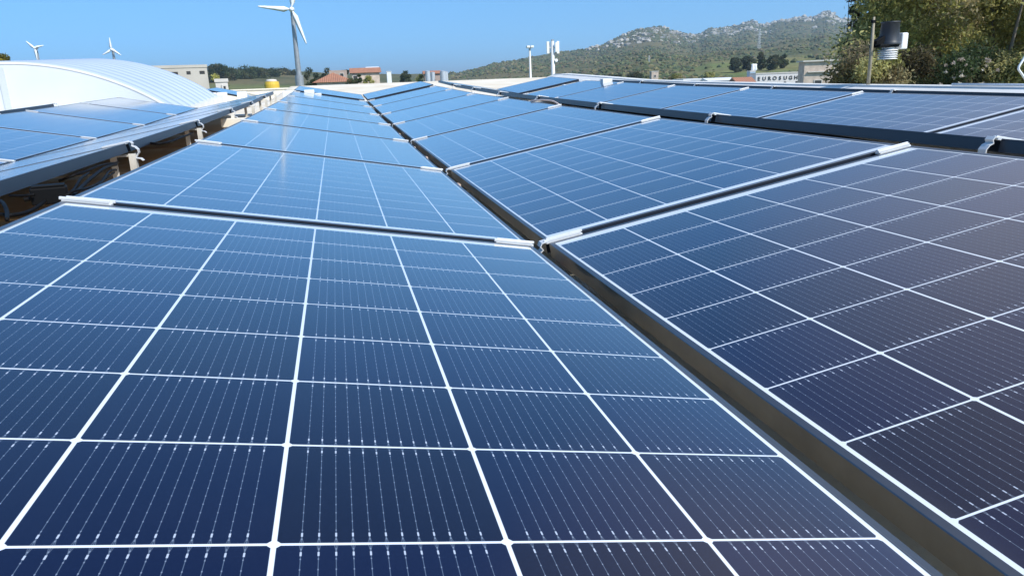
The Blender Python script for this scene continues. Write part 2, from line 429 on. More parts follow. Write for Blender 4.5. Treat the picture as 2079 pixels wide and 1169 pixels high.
# ------------------------------------------------------------------ clamps at the seams
def clamp_mesh(n=.31):
    mb = MB(); L = n * U
    mb.box((0, -.0085, .003), (L, .006, .007)); mb.box((0.010, .0085, .003), (L, .006, .007)); mb.box((0.005, 0, -.003), (L, .022, .006))
    for sx in (-.28, .28): mb.lathe([(.0052, 0), (.0052, .004), (.0035, .0048)], (sx * L, 0, 0), 8)
    return mb
def seam_clamp(name, strap=False):
    root = bpy.data.objects.new(name, None); col.objects.link(root); root.empty_display_size = .05
    clamp_mesh().build("clamp_bar", M['alu'], root, bevel=.0012)
    if strap:    # bent strap hanging from the outer end (local -x is the outer end)
        e = -.165 * U
        pts = [(e + .012, .002), (e - .004, .001), (e - .010, -.008), (e - .004, -.018), (e - .016, -.026), (e - .024, -.040), (e - .022, -.054), (e - .010, -.064), (e - .004, -.074), (e - .022, -.080), (e - .030, -.092)]
        mb = MB(); mb.strap(pts, .03, .0035); mb.build("strap", M['alu'], root, smooth=False)
    return root
CL0 = seam_clamp("panel_clamp"); CS0 = seam_clamp("strap_clamp", True)
CL0u, CS0u = [False], [False]
def put_clamp(row, k, side, strap):
    """at the far seam of panel k of a row, on its left (-1) or right (+1) edge"""
    lx, lz, rx, rz = ROWS[row]; y = Y0 + PITCH * k + PL + .06
    m = frame_matrix(lx, lz, rx, rz, y, y + 1, dz(y), dz(y + 1))
    off = Matrix.Translation((side * (PW / 2 - .125) * U, 0, .001))
    mw = m @ off
    if side > 0: mw = mw @ Matrix.Rotation(math.pi, 4, 'Z')
    proto, used = (CS0, CS0u) if strap else (CL0, CL0u)
    if not used[0]: o = proto; used[0] = True; o.matrix_world = mw
    else: o = copy_tree(proto, mw=mw)
    end = "upper" if (lz if side < 0 else rz) > .6 else "lower"
    n = list(KS[row]).index(k)
    nxt = f"after {ORD[n]} panel" if k + 1 in KS[row] else "after last panel"
    tag(o, f"{'strapped' if strap else 'white'} {end} clamp {nxt} of {DESC[row]}", "clamp", "aluminium clamps holding the panel seams")
for row in KS:
    for k in list(KS[row]):
        lx, lz, rx, rz = ROWS[row]
        if row in ('central',): put_clamp(row, k, -1, False); put_clamp(row, k, 1, False)
        elif row == 'right': put_clamp(row, k, -1, True); put_clamp(row, k, 1, False)
        elif row == 'ridge_left': put_clamp(row, k, 1, True)
        elif row in ('ridge_right', 'edge', 'far_left') and not (row == 'far_left' and False): put_clamp(row, k, 1 if row == 'far_left' else -1, True)
        elif row == 'left': put_clamp(row, k, -1, False); put_clamp(row, k, 1, True)
        elif row == 'far_right': put_clamp(row, k, -1, False); put_clamp(row, k, 1, False)

# ------------------------------------------------------------------ support trestles in the ridge gap left of the central row
def trestle():
    root = bpy.data.objects.new("support_bracket", None); col.objects.link(root)
    h = .86 * U
    for s, x in ((-1, -.13 * U), (1, .10 * U)):
        mb = MB(); mb.box((x, -.02, h / 2), (.028, .004, h)); mb.box((x + .012 * s, 0, h / 2), (.004, .036, h))
        mb.build("leg", M['alu_dull'], root)
    mb = MB(); mb.box((-.015 * U, 0, .52 * U), (.19 * U, .03, .010)); mb.box((-.015 * U, 0, h - .01), (.20 * U, .034, .006)); mb.build("cross_bar", M['alu_dull'], root)
    mb = MB(); mb.box((-.02 * U, 0, .012), (1.0 * U, .06, .02)); mb.build("foot", M['alu_dull'], root)
    return root
TR = trestle(); first = True
for n, k in enumerate(range(0, 7)):
    y = Y0 + PITCH * k + PL + .06
    loc = (-2.80 * U, y * U, dz(y) * U + .002)
    if first: o = TR; o.location = loc; first = False
    else: o = copy_tree(TR, loc)
    tag(o, f"cream aluminium support bracket in the gap left of the central row, {ORD[n]} from the viewer", "bracket", "support brackets standing in the ridge gap")

# ------------------------------------------------------------------ junction box, cables, loose blocks
def P(x, y, z): return Vector((x * U, y * U, z * U))
def atx(px, py, x):
    """the point of a sight line at world x (in U)"""
    q = MX @ np.array([(px - CX) / F, (py - CY) / F, 1.0]); q = q * (x * U / q[0])
    return Vector((q[0], q[1], q[2] + CAM_Z))
jb = empty("junction_box", atx(101, 396, -2.34), "black plastic box with cables hanging in the gap under the left ridge", "junction box", rz=.25)
mb = MB(); mb.box((0, 0, 0), (.088, .05, .046)); mb.build("body", M['black'], jb, bevel=.004)
mb = MB(); mb.box((0, 0, .026), (.080, .044, .006)); mb.build("lid", M['black'], jb, bevel=.002)
for sx in (-1, 1):
    mb = MB(); mb.tube([(sx * .044, 0, -.006), (sx * .062, 0, -.007)], .006, 10); mb.build("gland", M['black'], jb)
def cable(pts, r, label, m=None, name="cable"):
    p = [Vector(q) for q in pts]; out = []
    for i in range(len(p) - 1):
        a, b, c_, d = p[max(i - 1, 0)], p[i], p[i + 1], p[min(i + 2, len(p) - 1)]
        for t in np.linspace(0, 1, 7)[:-1]:
            out.append(0.5 * ((2 * b) + (-a + c_) * t + (2 * a - 5 * b + 4 * c_ - d) * t * t + (-a + 3 * b - 3 * c_ + d) * t ** 3))
    out.append(p[-1]); mb = MB(); mb.tube(out, r, 7)
    return tag(mb.build(name, m or M['black'], smooth=True), label, "cable", "black cables in the left ridge gap")
def gap_cable(pts, r, label): cable([atx(*p) for p in pts], r, label)
gap_cable([(132, 398, -2.3), (150, 385, -2.35), (165, 362, -2.45), (180, 352, -2.6)], .0045, "short black cable rising from the right end of the black box")
gap_cable([(92, 409, -2.32), (70, 424, -2.3), (45, 434, -2.3), (15, 437, -2.35), (-20, 432, -2.5)], .005, "black cable sagging from the black box to the left picture edge")
gap_cable([(236, 334, -2.75), (215, 340, -2.6), (190, 358, -2.4), (168, 378, -2.3), (150, 396, -2.2), (120, 420, -2.1)], .006, "thick black cable slanting down from the first support bracket")
gap_cable([(236, 345, -2.75), (222, 348, -2.6), (212, 362, -2.4), (200, 378, -2.25), (186, 392, -2.1)], .005, "black cable slanting just left of the first bracket legs")
gap_cable([(240, 330, -2.8), (205, 336, -2.7), (175, 348, -2.65), (150, 356, -2.7), (120, 368, -2.85)], .005, "black cable looped close under the left frame edge")
gap_cable([(70, 395, -2.4), (45, 398, -2.5), (20, 398, -2.7)], .004, "thin dark cable leaving the left end of the black box")
gap_cable([(232, 350, -2.7), (200, 372, -2.3), (178, 382, -2.2), (150, 388, -2.15), (128, 402, -2.2)], .004, "thin black cable lying beside the first bracket and the box")
gap_cable([(14, 446, -2.2), (14, 430, -2.3), (8, 415, -2.4), (0, 408, -2.6)], .005, "black cable bending down at the very left edge of the gap")
gap_cable([(392, 270, -2.8), (372, 278, -2.6), (345, 288, -2.5), (320, 292, -2.6), (300, 290, -2.8)], .006, "black cable drooping between first and second support brackets")

# loose pieces on the roof
def block(loc, size, label, rz=0.0, m=None, name="ballast_block"):
    mb = MB(); mb.box((0, 0, size[2] / 2), size, rz)
    return tag(mb.build(name, m or M['white'], loc=loc, bevel=.004), label, "block", "white blocks left on the roof")
for (px, py, y, w, lab) in ((588, 192, 38.0, .16, "white block at the far end of the grazing left panel row"), (628, 188, 37.7, .12, "white block standing at the upper far end of the central row"),
        (646, 193, 37.6, .08, "small white block in front of the pale raised panel"), (762, 208, 37.7, .12, "white block in the valley at the far end of the central row"),
        (898, 182, 37.7, .10, "white block at the far ridge end of the right row"), (1075, 194, 37.6, .11, "white block at the lower corner of the rising frame edge"),
        (1150, 176, 37.6, .10, "white block midway up the rising frame edge"), (1188, 168, 37.6, .12, "white block at the top of the rising frame edge"), (1231, 166, 33.5, .12, "white block on the dark edge line below the hill")):
    p = at(px, py, y * U); block((p.x, p.y, p.z - w * .4), (w * 1.3, w, w * .75), lab)
for i, (px, y) in enumerate(((-8.0, 54.2), (-7.3, 54.0), (-6.0, 53.6))):
    block(P(px, y, floor_z(px, y)), (.20, .16, .26), f"white block {['left', 'middle', 'right'][i]} of three supporting the lone tilted panel")
mb = MB(); mb.box((0, 0, 0), (1.25 * U, .10, .075)); tag(mb.build("cross_rail", M['cream'], loc=P(-2.35, 21.2, dz(21.2) + .66), bevel=.004), "cream rail lying crosswise over the gap left of the central row", "rail")
cable([P(4.80, 18.6, dz(18.6) + 1.00), P(4.95, 18.2, dz(18.2) + 1.03), P(5.1, 17.7, dz(17.7) + 1.02), P(5.15, 17.3, dz(17.3) + .95)], .007, "pinkish cable end on the ridge in front of the dark frame band", mat("pale_cable", (.62, .50, .45), .6))
mb = MB(); mb.box((0, 0, 0), (.035, .03, .03)); tag(mb.build("cable_tie", M['red'], loc=P(1.47, 5.62, .17), bevel=.006), "small red plastic clip in the valley beside the first strap clamp", "clip")
M['beige'] = mat("beige_plug", (.50, .38, .30), .6, var=.2, scale=20)
for i, (yy, xx, mm) in enumerate(((4.9, 1.468, 'black'), (4.35, 1.463, 'black'), (9.7, 1.49, 'beige'), (9.25, 1.465, 'black'), (13.3, 1.49, 'beige'), (15.3, 1.48, 'beige'), (17.6, 1.49, 'black'), (18.9, 1.48, 'beige'), (22.6, 1.49, 'beige'), (24.9, 1.48, 'black'), (27.8, 1.49, 'beige'), (29.9, 1.49, 'black'))):
    mb = MB(); mb.tube([(0, -.055, 0), (0, -.02, .002), (0, -.018, .002), (0, .05, .003)], [.007, .008, .013, .012], 10)
    tag(mb.build("cable_plug", M[mm], loc=P(xx, yy, .30 + dz(yy)), smooth=True), f"{mm} cable plug, {(ORD + ['tenth', 'eleventh', 'twelfth'])[i]} from the viewer along the valley between the main rows", "plug", "cable plugs in the valley")

# ------------------------------------------------------------------ white barrel vault
g = NT("translucent_vault_sheet")
o = g.pos(); s_ = g.n("ShaderNodeSeparateXYZ"); g.t.links.new(o, s_.inputs[0])
n1 = g.noise(o, 1.1, 4)
g.set(g.b.inputs["Base Color"], g.mix(n1, (.33, .40, .51), (.41, .47, .56))); g.b.inputs["Roughness"].default_value = .35
M['vault'] = g.m
M['vaultwall'] = mat("white_gable_sheet", (.62, .66, .71), .45, c2=(.54, .58, .64), scale=.8)
va = empty("barrel_vault", P(-14.3, 38.5, 0), "long white translucent barrel vault rooflight behind the left panel row", "vault")
ac, ar, amax = -9.68 + 1.66, 11.14, math.asin(6.95 / 11.14)
def vz(y): return (y - 38.5) * .57 / 13.5
NA, NY = 48, 180
v = []
for j in range(NY + 1):
    yy = 13.5 * j / NY
    rib = .13 * (0.5 - 0.5 * math.cos(2 * math.pi * yy / 1.35)) ** 2 + .02 * math.cos(2 * math.pi * yy / .45)
    for i in range(NA + 1):
        a = -amax + 2 * amax * i / NA; r = ar + rib + .06
        v.append((r * math.sin(a) * U, yy * U, (ac + r * math.cos(a) + vz(38.5 + yy)) * U))
f = [(j * (NA + 1) + i, j * (NA + 1) + i + 1, (j + 1) * (NA + 1) + i + 1, (j + 1) * (NA + 1) + i) for j in range(NY) for i in range(NA)]
me = bpy.data.meshes.new("arched_sheet"); me.from_pydata(v, [], f); me.polygons.foreach_set("use_smooth", [True] * len(f))
link("arched_sheet", me, M['vault'], va)
def arc_pts(r, y, n=48): return [(r * math.sin(a) * U, y * U, (ac + r * math.cos(a)) * U) for a in np.linspace(-amax, amax, n + 1)]
for nm, yy, dzv in (("gable_wall", .012, 0), ("gable_wall", 13.4, .57)):
    mb = MB(); top = arc_pts(ar + .03, yy)
    vs_ = []
    for (x, y, z) in top: vs_ += [(x, y, z + dzv * U), (x, y, .3 * U), (x, y + .04, z + dzv * U), (x, y + .04, .3 * U)]
    fs = []
    for i in range(len(top) - 1):
        a, b = 4 * i, 4 * i + 4
        fs += [(a + 1, b + 1, b, a), (a + 2, b + 2, b + 3, a + 3), (a, b, b + 2, a + 2)]
    mb.add(vs_, fs); mb.build(nm, M['vaultwall'], va)
mb = MB(); r0 = arc_pts(ar + .12, 0); r1 = arc_pts(ar + .03, 0); vs_ = []
for p, q in zip(r0, r1): vs_ += [(p[0], -.006, p[2]), (q[0], -.006, q[2]), (q[0], .05, q[2]), (p[0], .05, p[2])]
fs = []
for i in range(len(r0) - 1):
    a, b = 4 * i, 4 * i + 4
    fs += [(a, a + 1, b + 1, b), (a + 1, a + 2, b + 2, b + 1), (a + 2, a + 3, b + 3, b + 2), (a + 3, a, b, b + 3)]
mb.add(vs_, fs); mb.build("edge_trim", M['flash'], va)
mb = MB(); mb.box((-.06 * U, -.0, .95 * U + .35), (.085, .036, 2.05 * U)); mb.build("centre_post", mat("grey_post", (.50, .54, .54), .5), va)
for sx in (-1, 1):
    xk = sx * 7.05 * U; mb = MB()
    mb.hexa([(xk - .09, 0, .3 * U), (xk + .09, 0, .3 * U), (xk + .09, 13.5 * U, .5 * U), (xk - .09, 13.5 * U, .5 * U),
             (xk - .09, 0, .84 * U), (xk + .09, 0, .84 * U), (xk + .09, 13.5 * U, 1.40 * U), (xk - .09, 13.5 * U, 1.40 * U)])
    mb.build("curb", M['flash'], va)

# ------------------------------------------------------------------ weather station on the parapet
wsY = 23.4 * U
base = at(1763, 168, wsY)
ws = empty("weather_station", base, "black and white weather station on a thin pole in front of the right-hand trees", "weather station")
ptop = at(1772, 35, wsY) - base
mb = MB(); mb.tube([(0, 0, -.10), (0, 0, ptop.z * .55), (ptop.x * .2, 0, ptop.z)], [.021, .020, .013], 12); mb.build("pole", mat("weathered_pole", (.36, .31, .22), .8, var=.3, scale=12), ws, smooth=True)
mb = MB(); mb.box((ptop.x * .2 - .005, 0, ptop.z - .05), (.04, .035, .03)); mb.build("pole_bracket", M['black'], ws)
bc = at(1804, 92, wsY) - base
mb = MB(); mb.lathe([(.126, 0), (.128, .012), (.118, .035), (.112, .05), (.100, .245), (.106, .25), (.106, .262), (.094, .262), (.088, .20)], bc, 40); mb.build("rain_collector", mat("weathered_black_plastic", (.030, .034, .042), .5, var=.3, scale=14), ws, smooth=True)
mb = MB(); mb.box((bc.x - .06, bc.y, bc.z - .008), (.26, .20, .035)); mb.hexa([(bc.x - .20, bc.y - .04, bc.z - .02), (bc.x - .10, bc.y - .06, bc.z - .02), (bc.x - .10, bc.y + .06, bc.z - .02), (bc.x - .20, bc.y + .04, bc.z - .02), (bc.x - .20, bc.y - .04, bc.z + .05), (bc.x - .09, bc.y - .05, bc.z + .11), (bc.x - .09, bc.y + .05, bc.z + .11), (bc.x - .20, bc.y + .04, bc.z + .05)])
mb.build("base_housing", M['black'], ws, bevel=.006)
mb = MB()
for i in range(5):
    z = bc.z - .045 - i * .024
    mb.lathe([(.075, 0), (.108 - .0 * i, -.014), (.110, -.018), (.07, -.016)], (bc.x, bc.y, z), 36)
mb.lathe([(.07, -.14), (.07, -.02)], bc, 24)
mb.build("radiation_shield", M['white'], ws, smooth=False)
wb = at(1831, 84, wsY) - base
mb = MB(); mb.box((wb.x, wb.y, wb.z), (.085, .11, .185)); mb.build("transmitter_box", M['white'], ws, bevel=.014)
mb = MB(); mb.box((wb.x - .05, wb.y, wb.z - .03), (.05, .05, .06)); mb.build("box_arm", M['white'], ws)
mb = MB(); mb.box((bc.x * .45, 0, bc.z - .01), (bc.x * .9, .03, .03)); mb.build("mount_arm", M['black'], ws)
cable([at(2085, 108, 6.2), at(2076, 124, 6.2), at(2068, 139, 6.2), at(2074, 150, 6.2), at(2084, 165, 6.2), at(2090, 176, 6.2)], .011, "white bent cable rising from the parapet at the right picture edge", M['white'])
mb = MB(); mb.tube([P(18.25, 14.0, .98 + .62 * dz(14)), P(18.25, 19.6, .98 + .62 * dz(19.6))], .012, 10)
tag(mb.build("conduit_pipe", M['white'], smooth=True), "white conduit pipe lying along the parapet coping under the trees", "pipe")

# ------------------------------------------------------------------ terrain
def vnoise(x, y, seed=0):
    xi, yi = np.floor(x).astype(np.int64), np.floor(y).astype(np.int64); fx, fy = x - xi, y - yi
    fx = fx * fx * (3 - 2 * fx); fy = fy * fy * (3 - 2 * fy)
    def h(a, b):
        n = (a * 374761393 + b * 668265263 + seed * 974711) & 0x7fffffff
        n = ((n ^ (n >> 13)) * 1274126177) & 0x7fffffff
        return ((n ^ (n >> 16)) & 0xffff) / 65535.0
    return (h(xi, yi) * (1 - fx) + h(xi + 1, yi) * fx) * (1 - fy) + (h(xi, yi + 1) * (1 - fx) + h(xi + 1, yi + 1) * fx) * fy
def fbm(x, y, o=5, seed=0):
    s = np.zeros_like(np.asarray(x, float)); a = .5
    for i in range(o): s = s + a * vnoise(x * 2 ** i, y * 2 ** i, seed + i * 17); a *= .5
    return s
SIL = [(-400, 175), (0, 165), (300, 155), (425, 142), (520, 142), (600, 144), (680, 149), (780, 150), (860, 150), (925, 149), (960, 143), (1000, 131), (1050, 122), (1090, 115), (1130, 111), (1180, 104), (1210, 97),
       (1250, 80), (1285, 64), (1300, 60), (1312, 57), (1335, 56), (1352, 60), (1368, 65), (1395, 69), (1420, 67), (1432, 59), (1442, 55), (1452, 57), (1470, 54), (1490, 53), (1503, 47), (1520, 43), (1535, 49), (1552, 51), (1568, 44), (1582, 40), (1600, 39), (1620, 36), (1640, 38), (1655, 31), (1670, 25), (1685, 32), (1700, 40), (1750, 34), (1850, 40), (1980, 70), (2079, 85), (2400, 100)]
def az_of(px):   # azimuth of a pixel column near the horizon
    q = at(px, 150, 1.0); return math.atan2(q.x, q.y)
AZ = np.array([az_of(p[0]) for p in SIL])
EL = np.array([(lambda q: (q.z - CAM_Z) / math.hypot(q.x, q.y))(at(p[0], p[1], 1.0)) for p in SIL])
RP = [-400, 300, 700, 900, 1000, 1150, 1320, 1420, 1700, 2400]; RV = [520, 520, 620, 800, 950, 1250, 1500, 1900, 2100, 1900]
RAZ = np.array([az_of(p) for p in RP])
def terrain_h(az, r):
    e = np.interp(az, AZ, EL); rr = np.interp(az, RAZ, RV)
    H = e * rr + CAM_Z; s = np.clip((r - 55) / (rr - 55), 0, None)
    up_ = np.where(s <= 1, s, 1.0)
    h = GROUND + (H - GROUND) * (0.42 * up_ + 0.58 * up_ ** 2.6)
    h = np.where(s > 1, H * np.clip(1 - (s - 1) * .45, .0, 1) - np.clip(s - 1.8, 0, 4) * 8, h)
    x, y = r * np.sin(az), r * np.cos(az)
    amp = np.clip((r - 120) / 900, 0, 1) * np.clip(H / 60, 0.08, 1)
    bump_ = (fbm(x / 170, y / 170, 4, 3) - .47) * 34 + (fbm(x / 45, y / 45, 3, 9) - .44) * 9
    return h + bump_ * amp * np.clip(1.15 - up_ * .75, .25, 1)
azs = np.concatenate([np.radians(np.arange(-180, -32, 4)), np.radians(np.arange(-32, 62, .2)), np.radians(np.arange(62, 180, 4))])
rs = np.concatenate([[0.0, 15, 30, 45, 55], np.geomspace(65, 2600, 120), [3200, 4500, 7000, 12000]])
AA, RR = np.meshgrid(azs, rs)
HH = terrain_h(AA, RR)
HH = np.where(RR < 56, GROUND, HH); HH = np.where(RR > 5000, np.minimum(HH, GROUND), HH)
XX, YY = RR * np.sin(AA), RR * np.cos(AA)
na, nr = len(azs), len(rs)
verts = np.stack([XX, YY, HH], -1).reshape(-1, 3)
idx = np.arange(nr * na).reshape(nr, na); nx = np.roll(idx, -1, 1)
faces = np.stack([idx[:-1], nx[:-1], nx[1:], idx[1:]], -1).reshape(-1, 4)
def mesh_np(name, verts, faces, smooth=True, tint=None, tname="tint"):
    me = bpy.data.meshes.new(name); k = faces.shape[1]
    me.vertices.add(len(verts)); me.vertices.foreach_set("co", np.ascontiguousarray(verts, np.float32).ravel())
    me.loops.add(faces.size); me.loops.foreach_set("vertex_index", np.ascontiguousarray(faces, np.int32).ravel())
    me.polygons.add(len(faces)); me.polygons.foreach_set("loop_start", np.arange(0, faces.size, k, dtype=np.int32))
    me.polygons.foreach_set("use_smooth", np.full(len(faces), smooth))
    if tint is not None:
        a = me.attributes.new(tname, 'FLOAT_COLOR', 'FACE' if len(tint) == len(faces) else 'POINT')
        c = np.concatenate([tint, np.ones((len(tint), 1))], 1); a.data.foreach_set("color", np.ascontiguousarray(c, np.float32).ravel())
    me.update(calc_edges=True); me.validate(); return me
# surface colours of the land: scrub, meadow, dry grass, granite
X_, Y_ = verts[:, 0], verts[:, 1]; r_ = RR.ravel(); a_ = AA.ravel()
n1 = fbm(X_ / 60, Y_ / 60, 5, 21); n2 = fbm(X_ / 18, Y_ / 18, 4, 31); n3 = fbm(X_ / 220, Y_ / 220, 3, 41)
def lerp(a, b, t): return a + (b - a) * np.clip(t, 0, 1)[:, None]
c = lerp(np.array([[.095, .105, .045]]), np.array([[.155, .132, .066]]), (n1 - .32) * 4)
c = lerp(c, np.array([[.055, .070, .034]]), (n2 - .52) * 5)
meadow = np.clip((480 - r_) / 150, 0, 1) * np.clip((n3 - .34) * 8, 0, 1)
azp = lambda p: az_of(p)
f1 = np.clip(1 - np.abs(a_ - azp(1530)) / (azp(1740) - azp(1530)), 0, 1) * np.clip(1 - np.abs(r_ - 330) / 210, 0, 1)
f2 = np.clip(1 - np.abs(a_ - azp(510)) / (azp(700) - azp(510)), 0, 1) * np.clip(1 - np.abs(r_ - 210) / 160, 0, 1)
strip = 0.5 + 0.5 * np.sin((r_ * 1.0 + n1 * 60) / 22)
mead = lerp(np.array([[.150, .190, .060]]), np.array([[.230, .210, .085]]), strip * .75 + (n1 - .45) * 2)
c = lerp(c, mead, np.maximum(meadow * .8, np.clip(np.maximum(f1, f2) * 2.2, 0, 1)))
me = mesh_np("ground", verts, faces, True, c)
g = NT("land"); at_ = g.attr("tint"); pp = g.pos()
fine = g.noise(pp, .35, 6, .7); c_ = g.mix(g.math('MULTIPLY', g.ramp(fine, [(.40, (0, 0, 0)), (.62, (1, 1, 1))]), .55), at_.outputs["Color"], (.040, .045, .022))
big = g.noise(pp, .045, 5, .65); c_ = g.mix(g.math('MULTIPLY', g.ramp(big, [(.52, (0, 0, 0)), (.66, (1, 1, 1))]), .5), c_, (.15, .125, .075))
g.set(g.b.inputs["Base Color"], c_); g.b.inputs["Roughness"].default_value = .95; g.b.inputs["Specular IOR Level"].default_value = .1
M['land'] = g.m
tag(link("ground", me, M['land']), kind="structure")

def tint_mat(name, rough=.75, var=.0, spec=.25, nscale=3.0, dark=.55):
    g = NT(name); a = g.attr("tint"); n = g.noise(g.pos(), nscale, 5, .65)
    k = g.n("ShaderNodeHueSaturation"); g.t.links.new(a.outputs["Color"], k.inputs["Color"])
    g.set(k.inputs["Value"], g.math('ADD', g.math('MULTIPLY', n, 1 - dark), dark + (1 - dark) * .35))
    g.t.links.new(k.outputs[0], g.b.inputs["Base Color"])
    g.b.inputs["Roughness"].default_value = rough; g.b.inputs["Specular IOR Level"].default_value = spec
    return g.m
def add_translucency(m, w):
    t = m.node_tree; out = t.nodes["Material Output"]; b = t.nodes["Principled BSDF"]; col_ = b.inputs["Base Color"].links[0].from_socket
    tr = t.nodes.new("ShaderNodeBsdfTranslucent"); mx = t.nodes.new("ShaderNodeMixShader"); mx.inputs[0].default_value = w
    t.links.new(col_, tr.inputs[0]); t.links.new(b.outputs[0], mx.inputs[1]); t.links.new(tr.outputs[0], mx.inputs[2]); t.links.new(mx.outputs[0], out.inputs[0])
M['leaf'] = tint_mat("leaves", .55, nscale=2.0, dark=.7); M['scrub'] = tint_mat("scrub_leaves", .8, nscale=.6, dark=.6); add_translucency(M['leaf'], .5); M['rock'] = tint_mat("granite", .9, nscale=.25, dark=.5)
M['bark'] = mat("bark", (.16, .13, .10), .9, var=.4, scale=6)

ICO_V = np.array([(0, 0, 1)] + [(.894 * math.cos(t), .894 * math.sin(t), .447) for t in np.arange(5) * 2 * math.pi / 5] + [(.894 * math.cos(t), .894 * math.sin(t), -.447) for t in np.arange(5) * 2 * math.pi / 5 + math.pi / 5] + [(0, 0, -1)])
ICO_F = np.array([(0, 1 + i, 1 + (i + 1) % 5) for i in range(5)] + [(1 + i, 6 + i, 1 + (i + 1) % 5) for i in range(5)] + [(6 + i, 6 + (i + 1) % 5, 1 + (i + 1) % 5) for i in range(5)] + [(11, 6 + (i + 1) % 5, 6 + i) for i in range(5)])
def blobs(name, pos, size, tint, m, jit=.28, squash=.8):
    n = len(pos); J = 1 + rng.uniform(-jit, jit, (n, 12, 1)); S = size[:, None, None] * np.array([1, 1, squash]) * rng.uniform(.75, 1.3, (n, 1, 3))
    th = rng.uniform(0, 6.28, n); ca, sa = np.cos(th)[:, None], np.sin(th)[:, None]
    V = ICO_V[None] * J * S; x = V[..., 0] * ca - V[..., 1] * sa; y = V[..., 0] * sa + V[..., 1] * ca
    V = np.stack([x, y, V[..., 2]], -1) + pos[:, None, :]
    Fc = ICO_F[None] + (np.arange(n) * 12)[:, None, None]
    return link(name, mesh_np(name, V.reshape(-1, 3), Fc.reshape(-1, 3), False, np.repeat(tint, 20, 0)), m)
def land_points(n, px0, px1, r0, r1, pw=1.0):
    px = rng.uniform(px0, px1, n); a = np.interp(px, [s[0] for s in SIL], AZ)
    r = r0 + (r1 - r0) * rng.uniform(0, 1, n) ** pw
    h = terrain_h(a, r); return np.stack([r * np.sin(a), r * np.cos(a), h], -1), a, r
PAL = np.array([(.075, .095, .040), (.105, .115, .048), (.140, .125, .058), (.120, .100, .056), (.060, .080, .042)])
pos, a, r = land_points(24000, 880, 1760, 200, 2000)
rr = np.interp(a, RAZ, RV); keep = r < rr * 1.02
fm = np.clip(1 - np.abs(a - az_of(1530)) / (az_of(1740) - az_of(1530)), 0, 1) * np.clip(1 - np.abs(r - 330) / 210, 0, 1)
keep &= (fm < .28) | (rng.uniform(0, 1, len(r)) < .06)
keep &= fbm(pos[:, 0] / 70, pos[:, 1] / 70, 3, 77) > rng.uniform(.2, .5, len(r))
pos, r = pos[keep], r[keep]; sz = (.4 + .9 * rng.uniform(0, 1, len(r)) ** 1.8) * (1 + r / 900)
tag(blobs("scrub", pos, sz, PAL[rng.integers(0, 5, len(r))] * rng.uniform(.7, 1.3, (len(r), 1)), M['scrub']), kind="stuff")
pos, a, r = land_points(5200, 1190, 1740, 600, 2100, .6)
rr = np.interp(a, RAZ, RV); q = r / rr
dens = np.clip((q - .72) * 4.5, 0, 1) * (fbm(pos[:, 0] / 120, pos[:, 1] / 120, 3, 55) > .50) + ((q > .72) & (np.abs(a - az_of(1325)) < (az_of(1400) - az_of(1325))) & (fbm(pos[:, 0] / 60, pos[:, 1] / 60, 3, 5) > .44)) + .9 * (q > .93)
keep = (q < 1.01) & (dens > rng.uniform(0.15, 1, len(r))); pos, r = pos[keep], r[keep]
sz = (.8 + 4.2 * rng.uniform(0, 1, len(r)) ** 3) * (.5 + r / 2000)
tag(blobs("granite_rock", pos, sz, np.array([(.36, .335, .295)]) * rng.uniform(.7, 1.25, (len(r), 1)), M['rock'], .4, .75), kind="stuff")

# ------------------------------------------------------------------ trees
def leaf_cloud(name, clumps, n_leaf, lsize, tints, m, parent=None, shell=.55):
    cs = np.array([c[:3] for c in clumps], float); rd = np.array([c[3] for c in clumps], float)
    w = rd ** 2; w /= w.sum(); ci = rng.choice(len(cs), n_leaf, p=w)
    d = rng.normal(size=(n_leaf, 3)); d /= np.linalg.norm(d, axis=1)[:, None]
    rad = (shell + (1 - shell) * rng.uniform(0, 1, n_leaf)) * rng.normal(1, .13, n_leaf)
    p = cs[ci] + d * (rd[ci] * rad)[:, None] * np.array([1, 1, .82])
    t1 = rng.normal(size=(n_leaf, 3)); t1 /= np.linalg.norm(t1, axis=1)[:, None]
    t2 = np.cross(t1, rng.normal(size=(n_leaf, 3))); t2 /= np.linalg.norm(t2, axis=1)[:, None] + 1e-9
    s = lsize * rng.uniform(.6, 1.35, n_leaf)
    a, b = t1 * s[:, None], t2 * (s * .42)[:, None]
    V = np.stack([p - a, p + b, p + a, p - b], 1).reshape(-1, 3)
    Fc = np.arange(n_leaf * 4).reshape(-1, 4)
    ct = np.array(tints)[rng.integers(0, len(tints), len(cs))] * rng.uniform(.75, 1.25, (len(cs), 1))
    tn = ct[ci] * rng.uniform(.75, 1.3, (n_leaf, 1))
    me = mesh_np(name, V, Fc, False, tn)
    return link(name, me, m, parent)
def crown_clumps(h0, h1, rx, n, rmin, rmax, ry=None):
    out = []
    for i in range(n):
        t = random.random(); z = h0 + (h1 - h0) * t; prof = math.sin(math.pi * min(max(.12 + .80 * t, 0), 1)) ** .6
        a = random.uniform(0, 2 * math.pi); q = math.sqrt(random.uniform(.05, 1)) * prof
        out.append((math.cos(a) * q * rx, math.sin(a) * q * (ry or rx), z, random.uniform(rmin, rmax)))
    return out
def trunk(parent, h, r, clumps, nl=6):
    mb = MB(); mb.tube([(0, 0, -.3), (.05 * h * .2, 0, h * .4), (0, .03 * h * .2, h)], [r * 1.25, r, r * .55], 9); mb.build("trunk", M['bark'], parent, smooth=True)
    mb = MB()
    for c in sorted(clumps, key=lambda c: random.random())[:nl]:
        mb.tube([(0, 0, h * .62), (c[0] * .45, c[1] * .45, h * .62 + (c[2] - h * .62) * .55), (c[0], c[1], c[2])], [r * .5, r * .32, r * .12], 6)
    mb.build("limb", M['bark'], parent, smooth=True)
